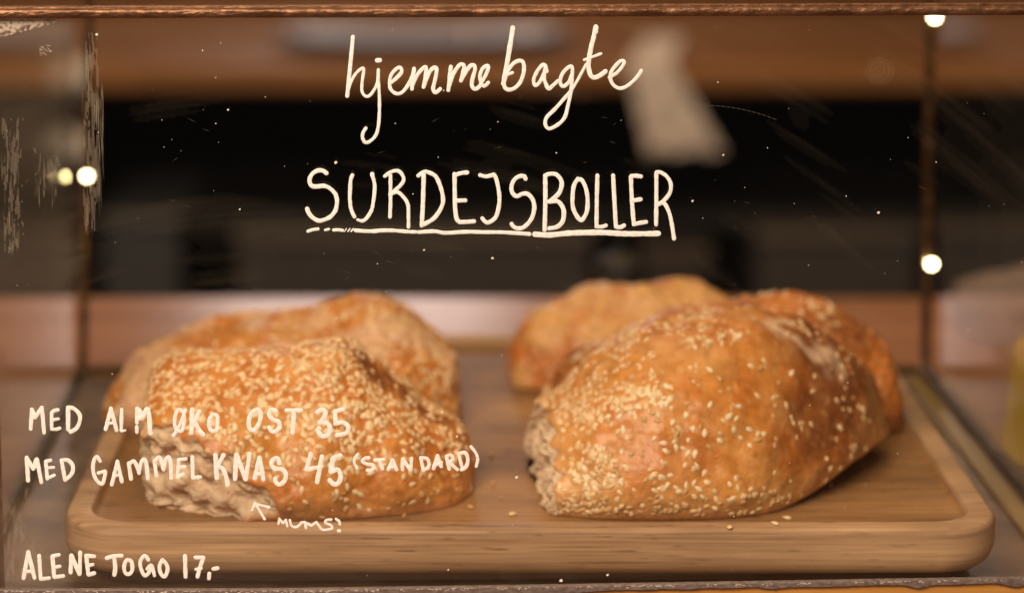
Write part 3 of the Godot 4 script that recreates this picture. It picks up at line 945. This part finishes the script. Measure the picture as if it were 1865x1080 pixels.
		if rest.size():
			var mm := MultiMesh.new()
			mm.transform_format = MultiMesh.TRANSFORM_3D
			mm.use_colors = true
			mm.instance_count = rest.size()
			mm.mesh = seed_mesh(0)
			for k in rest.size():
				mm.set_instance_transform(k, seed_place(rest[k]))
				var g = rng.randf()
				mm.set_instance_color(k, Color(0.52, 0.30, 0.12).lerp(Color(0.76, 0.58, 0.35), g))
			var mi := MultiMeshInstance3D.new()
			mi.name = "sesame_topping"
			mi.multimesh = mm
			mi.material_override = M.seed_tint
			mi.set_meta("kind", "stuff")
			b.add_child(mi, true)
	return b

func seed_place(s: Array) -> Transform3D:
	var up: Vector3 = s[2]
	var side = up.cross(Vector3(rng.randf_range(-1, 1), rng.randf_range(-1, 1), rng.randf_range(-1, 1))).normalized()
	up = (up + side * rng.randf_range(-0.25, 0.25)).normalized()
	side = (side - up * side.dot(up)).normalized()
	var k = rng.randf_range(0.74, 1.06)
	return Transform3D(Basis(side, up, side.cross(up)).scaled_local(Vector3(k, k, k * rng.randf_range(0.85, 1.1))), s[1] + up * rng.randf_range(-0.0003, 0.0001))

var seed_meshes := {}
func seed_mesh(kind: int) -> ArrayMesh:
	if seed_meshes.has(kind): return seed_meshes[kind]
	var p := PackedVector3Array()
	var rows = 9
	var cols = 10
	for i in rows:
		var t = i / float(rows - 1)
		var x = -cos(t * PI)
		var r = sin(t * PI)
		r *= lerpf(1.0, 0.62, smoothstep(-0.2, 1.0, x))
		for j in cols:
			var a = TAU * j / cols
			p.append(Vector3(x * (0.00175 + 0.0001 * kind), r * sin(a) * 0.00066, r * cos(a) * (0.00122 - 0.00006 * kind)))
	seed_meshes[kind] = grid_mesh(p, rows, cols, true)
	return seed_meshes[kind]

func buns() -> void:
	var gold = Color(0.54, 0.232, 0.050)
	var orange = Color(0.46, 0.155, 0.028)
	var brown = Color(0.19, 0.060, 0.018)
	var pale = Color(0.60, 0.34, 0.14)
	var flour = Color(0.66, 0.48, 0.33)
	# front right
	var rf = [[-0.012, 0.021, -0.050, -0.085, -0.122], [0.005, 0.0265, -0.045, -0.085, -0.124], [0.0215, 0.0350, -0.042, -0.087, -0.128], [0.0366, 0.0505, -0.037, -0.09, -0.135], [0.0594, 0.0635, -0.0355, -0.093, -0.138], [0.0868, 0.0690, -0.038, -0.096, -0.14],
		[0.1096, 0.0684, -0.048, -0.101, -0.145], [0.1300, 0.0585, -0.066, -0.108, -0.148], [0.1450, 0.0475, -0.084, -0.115, -0.150], [0.1560, 0.0365, -0.099, -0.120, -0.148], [0.1620, 0.0255, -0.109, -0.123, -0.142], [0.1655, 0.014, -0.118, -0.125, -0.133]]
	var o = bun("loaf", rf, [[Vector3(0.0185, 0.0, -0.045), Vector3(-0.97, 0.06, 0.09).normalized()]], 1, 2.25,
		func(w, nn):
			var t = noise.get_noise_3d(w.x * 38, w.y * 38, w.z * 38)
			var c = gold.lerp(orange, clampf(0.35 + 0.9 * t + (w.x - 0.085) * 7.0, 0.0, 1.0))
			c = c.lerp(brown, clampf(smoothstep(0.098, 0.138, w.x) * (1.0 + 0.8 * noise.get_noise_3d(w.x * 50 + 9, w.y * 50, w.z * 50)) * smoothstep(0.004, 0.03, w.y), 0.0, 0.85))
			c = c.lerp(pale, 0.6 * smoothstep(0.018, 0.004, w.y) + 0.5 * smoothstep(0.05, 0.01, w.x))
			c = c.lerp(Color(0.60, 0.34, 0.13), 0.3 * smoothstep(0.05, 0.5, noise.get_noise_3d(w.x * 32 + 44, w.y * 32, w.z * 32)))
			var ridge = smoothstep(0.009, 0.003, absf(w.z + 0.093 - 0.004 * noise.get_noise_1d(w.x * 60))) * smoothstep(0.09, 0.115, w.x) * smoothstep(0.035, 0.05, w.y)
			ridge *= clampf(0.55 + 1.2 * noise.get_noise_3d(w.x * 90, w.y * 90, w.z * 160), 0.0, 1.0)
			return c.lerp(flour, 0.85 * ridge),
		func(w, nn):
			var left = smoothstep(0.118, 0.035, w.x)
			var patch = smoothstep(-0.25, 0.3, noise.get_noise_3d(w.x * 45 + 3, w.y * 45, w.z * 45))
			var low = smoothstep(0.014, 0.002, w.y) * smoothstep(0.13, 0.09, w.x)
			return clampf(0.03 + left * (0.22 + 0.78 * patch) + 0.6 * low + 0.06 * patch, 0.0, 1.0) * smoothstep(0.16, 0.14, w.x),
		1800, 0.00030, 0.0020, 1.0)
	tag(o, "big golden sesame bun at the front right of the tray, its torn end facing left", "bread bun", "sesame buns on the tray")
	# front left
	var lf = [[-0.160, 0.010, -0.066, -0.085, -0.105], [-0.1520, 0.0310, -0.050, -0.085, -0.115], [-0.1426, 0.0485, -0.039, -0.085, -0.121], [-0.1177, 0.0540, -0.0335, -0.085, -0.126], [-0.0906, 0.0568, -0.034, -0.086, -0.127], [-0.0725, 0.0583, -0.0355, -0.087, -0.127],
		[-0.0630, 0.0556, -0.0375, -0.087, -0.126], [-0.0499, 0.0462, -0.041, -0.087, -0.124], [-0.0330, 0.0335, -0.048, -0.087, -0.118], [-0.0200, 0.0215, -0.058, -0.087, -0.110], [-0.0135, 0.004, -0.076, -0.087, -0.096]]
	o = bun("loaf", lf, [[Vector3(-0.092, 0.0, -0.0365), Vector3(-0.40, -0.20, 0.90).normalized()], [Vector3(-0.1475, 0.02, -0.08), Vector3(-0.98, -0.1, 0.15).normalized()]], 2, 1.95,
		func(w, nn):
			var t = noise.get_noise_3d(w.x * 42 + 5, w.y * 42, w.z * 42)
			var c = orange.lerp(gold, clampf(0.5 + 0.9 * t, 0.0, 1.0))
			c = c.lerp(pale, 0.35 * smoothstep(0.02, 0.004, w.y))
			var crease = smoothstep(0.008, 0.002, absf(w.z + 0.083 - 0.003 * noise.get_noise_1d(w.x * 80))) * smoothstep(-0.085, -0.06, w.x) * smoothstep(-0.016, -0.03, w.x)
			return c.lerp(brown, 0.9 * crease),
		func(w, nn):
			var top = smoothstep(0.016, 0.030, w.y + 0.004 * noise.get_noise_1d(w.x * 70))
			var patch = smoothstep(-0.2, 0.4, noise.get_noise_3d(w.x * 50, w.y * 50, w.z * 50 + 8))
			var crease = smoothstep(0.009, 0.004, absf(w.z + 0.083)) * smoothstep(-0.07, -0.055, w.x)
			return clampf(0.95 * top * (1.0 - 0.5 * smoothstep(-0.07, -0.03, w.x) * (1.0 - patch)) + 0.10 + 0.12 * patch, 0.0, 1.0) * (1.0 - 0.8 * crease),
		2700, 0.0005, 0.0032)
	tag(o, "sesame bun at the front left with a densely seeded top and torn pale crumb", "bread bun", "sesame buns on the tray")
	# back left
	var lb = [[-0.1787, 0.003, -0.170, -0.186, -0.2], [-0.1724, 0.0135, -0.156, -0.19, -0.22], [-0.161, 0.0255, -0.148, -0.193, -0.233], [-0.1283, 0.0385, -0.142, -0.196, -0.24], [-0.0879, 0.0438, -0.14, -0.198, -0.243], [-0.0526, 0.0460, -0.142, -0.198, -0.243],
		[-0.0374, 0.0408, -0.146, -0.198, -0.238], [-0.0215, 0.0245, -0.155, -0.196, -0.228], [-0.0175, 0.006, -0.174, -0.192, -0.21]]
	o = bun("loaf", lb, [], 3, 2.2,
		func(w, nn):
			var t = noise.get_noise_3d(w.x * 42 + 25, w.y * 42, w.z * 42)
			return orange.lerp(gold, clampf(0.45 + 0.9 * t, 0.0, 1.0)).lerp(flour, 0.6 * smoothstep(0.1, 0.5, noise.get_noise_3d(w.x * 30 + 60, w.y * 30, w.z * 30))),
		func(w, nn): return clampf(0.35 + 0.65 * smoothstep(-0.13, -0.08, w.x), 0.0, 1.0),
		1300, 0.0009)
	tag(o, "blurred sesame bun behind the front left bun, seeded all over", "bread bun", "sesame buns on the tray")
	# behind the front right bun
	var r5 = [[0.0185, 0.004, -0.166, -0.174, -0.182], [0.0225, 0.0110, -0.158, -0.174, -0.19], [0.034, 0.027, -0.150, -0.174, -0.198], [0.0708, 0.0467, -0.145, -0.174, -0.205], [0.1003, 0.0545, -0.144, -0.174, -0.207], [0.1322, 0.054, -0.145, -0.174, -0.207],
		[0.1575, 0.0454, -0.148, -0.174, -0.204], [0.1720, 0.0319, -0.152, -0.174, -0.198], [0.1780, 0.0174, -0.158, -0.174, -0.19], [0.180, 0.004, -0.168, -0.174, -0.18]]
	o = bun("loaf", r5, [], 4, 2.2,
		func(w, nn):
			var t = noise.get_noise_3d(w.x * 42 + 75, w.y * 42, w.z * 42)
			return orange.lerp(brown, clampf(0.25 + 0.8 * t, 0.0, 0.8)),
		func(w, nn): return clampf(0.5 + 0.8 * noise.get_noise_3d(w.x * 40, w.y * 40, w.z * 40), 0.0, 1.0) * smoothstep(0.165, 0.155, w.x),
		500, 0.0008)
	tag(o, "reddish brown sesame bun mostly hidden behind the big front right bun", "bread bun", "sesame buns on the tray")
	# plain bun at the back
	var pb = [[0.006, 0.003, -0.230, -0.238, -0.248], [0.0085, 0.0130, -0.223, -0.241, -0.258], [0.0150, 0.0255, -0.217, -0.243, -0.268], [0.0300, 0.0355, -0.213, -0.244, -0.278], [0.0500, 0.0415, -0.211, -0.246, -0.284], [0.072, 0.0440, -0.211, -0.246, -0.286], [0.0929, 0.0425, -0.212, -0.246, -0.285],
		[0.1112, 0.0350, -0.214, -0.245, -0.28], [0.128, 0.0215, -0.220, -0.243, -0.27], [0.136, 0.004, -0.232, -0.242, -0.255]]
	o = bun("loaf", pb, [], 5, 2.3,
		func(w, nn):
			var t = noise.get_noise_3d(w.x * 50 + 45, w.y * 50, w.z * 50)
			return Color(0.58, 0.32, 0.115).lerp(orange, clampf(0.15 + 1.2 * t + smoothstep(0.03, 0.005, w.y) * 0.4, 0.0, 1.0)),
		func(w, nn): return 0.0, 0, 0.0008)
	tag(o, "plain golden bun without seeds at the back of the tray right of the middle", "bread bun")
	# crumbs shed on the tray
	var cst := new_st()
	for i in 170:
		var side = rng.randf() < 0.45
		var at = Vector3(rng.randf_range(-0.150, -0.01), TRAY_Y, rng.randf_range(-0.125, -0.034)) if side else Vector3(rng.randf_range(-0.02, 0.165), TRAY_Y, rng.randf_range(-0.16, -0.034))
		var r = 0.0003 + 0.0008 * pow(rng.randf(), 3.0)
		add_box(cst, at + Vector3(0, r * 0.6 + 0.0001, 0), Vector3(r, r * 0.8, r * 1.3) * rng.randf_range(0.8, 1.6), r * 0.3, Basis.from_euler(Vector3(rng.randf(), rng.randf() * 6.0, rng.randf())))
	var crumbs := obj("bread_crumbs", done(cst), mat(Color(0.48, 0.27, 0.11), 0.7))
	tag(crumbs, "fine golden bread crumbs scattered over the tray round the buns", "crumbs", "", "stuff")
	# a few fallen seeds
	var spots = [[1412, 955, "loose sesame seed on the tray rim right of the front right bun's middle, nearer one"], [1434, 945, "loose sesame seed on the tray right of the middle, further back of the close pair"], [856, 925, "orange loose sesame seed on the tray just right of the front left bun"],
		[934, 938, "loose sesame seed on the tray between the two front buns"], [1330, 962, "loose sesame seed on the rim below the front right bun"]]
	for s in spots:
		var on_rim = s[1] > 949
		var y = (RIM_Y if on_rim else TRAY_Y)
		var d = (EYE.y - y) * 0.9 / ((s[1] + 540.0) * PX)
		var o2 := obj("sesame_seed", seed_mesh(1), M.seeds[2 if s[0] == 856 else 1])
		o2.position = Vector3((s[0] - 800.0) * PX * d / 0.9 + EYE.x, y + 0.0005, 0.9 - d)
		o2.rotation.y = rng.randf() * 3.0
		tag(o2, s[2], "sesame seed", "loose seeds on the tray")

# ------------------------------------------------------------------ lights of the case and its neighbours
func fairy_lights() -> void:
	var glow := mat(Color(1, 0.9, 0.7), 0.4)
	glow.emission_enabled = true
	glow.emission = Color(1.0, 0.92, 0.70)
	glow.emission_energy_multiplier = 16.0
	var ball := SphereMesh.new()
	ball.radius = 0.0022
	ball.height = 0.0044
	ball.radial_segments = 20
	ball.rings = 10
	var cap := lathe([[0.0004, 0.0], [0.0013, 0.0], [0.0014, 0.003], [0.0010, 0.0045], [0.0003, 0.0046]], 14)
	for q in [[Vector3(-0.2072, -0.0177, -0.3195), "warm glowing bulb on the left back post"],
			[Vector3(0.2255, 0.0632, -0.3195), "warm bulb at the top of the right back post, half behind the rail"], [Vector3(0.2238, -0.0625, -0.3195), "warm glowing bulb low on the right back post"]]:
		var b := base("fairy_light", q[0])
		tag(b, q[1], "fairy light", "warm fairy lights on the back posts")
		obj("bulb", ball, glow, b)
		obj("socket", cap, M.brass, b, Vector3(0, 0.0018, 0))
		var l := AreaLight3D.new()
		l.name = "bulb_glow"
		l.area_size = Vector2(0.0032, 0.0032)
		l.area_normalize_energy = true
		l.light_color = Color(1.0, 0.84, 0.5)
		l.light_energy = 0.00006
		l.area_range = 3.0
		l.area_attenuation = 2.0
		l.shadow_enabled = true
		b.add_child(l)
		l.position = Vector3(0, 0, 0.0024)
		l.rotation.y = PI           # shines forward, away from the post

func beside_things() -> void:
	# a small dark pot on the counter behind the case
	var pot := base("small_pot", Vector3(0.0757, FLOOR_Y - 0.006, -0.47))
	tag(pot, "small black pot on the counter behind the plain bun at the back", "pot")
	var iron := mat(Color(0.006, 0.005, 0.005), 0.6)
	obj("body", lathe([[0.0005, 0.0], [0.010, 0.0], [0.0125, 0.002], [0.0150, 0.010], [0.0152, 0.018], [0.0140, 0.026], [0.0148, 0.0275], [0.0140, 0.0285], [0.0125, 0.027], [0.0005, 0.0268]], 28), iron, pot)
	obj("lid", lathe([[0.0138, 0.0282], [0.0140, 0.0292], [0.0110, 0.0322], [0.0050, 0.0342], [0.0020, 0.0348], [0.0018, 0.0362], [0.0030, 0.0375], [0.0028, 0.0392], [0.0004, 0.0398]], 28), iron, pot)
	# crumpled paper bag on the counter outside the right pane
	var p := PackedVector3Array()
	var rows = 60
	var cols = 72
	for i in rows:
		var t = i / float(rows - 1)
		for j in cols:
			var a = TAU * j / cols
			var r = pow(sin(minf(t * 1.15, 1.0) * PI * 0.5), 0.45) if t < 0.87 else lerpf(1.0, 0.0, (t - 0.87) / 0.13)
			r = (1.0 if t < 0.6 else lerpf(1.0, 0.35, pow((t - 0.6) / 0.4, 1.6))) if t > 0.0 and t < 1.0 else 0.0
			var c = cos(a)
			var s = sin(a)
			var crease = 0.006 * absf(noise.get_noise_3d(c * 2.5, s * 2.5, t * 5.0)) + 0.003 * noise.get_noise_3d(c * 7, s * 7, t * 14)
			p.append(Vector3(signf(c) * pow(absf(c), 0.7) * (0.062 * r + crease), t * 0.031 + crease * 0.6, signf(s) * pow(absf(s), 0.7) * (0.035 * r + crease)))
	var bag := obj("paper_bag", grid_mesh(p, rows, cols, true), mat(Color(0.30, 0.225, 0.195), 0.85), self, Vector3(0.325, FLOOR_Y - 0.006, -0.43))
	tag(bag, "crumpled pale brown paper bag on the counter outside the right pane", "paper bag")
	var st := new_st()
	st.set_smooth_group(-1)
	add_box(st, Vector3(0, 0.028, 0), Vector3(0.036, 0.056, 0.03), 0.003)
	var y := base("yellow_packet", Vector3(0.2500, FLOOR_Y - 0.006, -0.19))
	y.rotation = Vector3(0.0, 0.4, -0.16)
	tag(y, "yellow packet standing on the counter beside the right pane", "packet")
	obj("body", done(st), mat(Color(0.50, 0.33, 0.035), 0.45), y)
	obj("fold", box(Vector3(0.036, 0.012, 0.004), 0.0012), mat(Color(0.52, 0.36, 0.05), 0.45), y, Vector3(0, 0.060, 0))
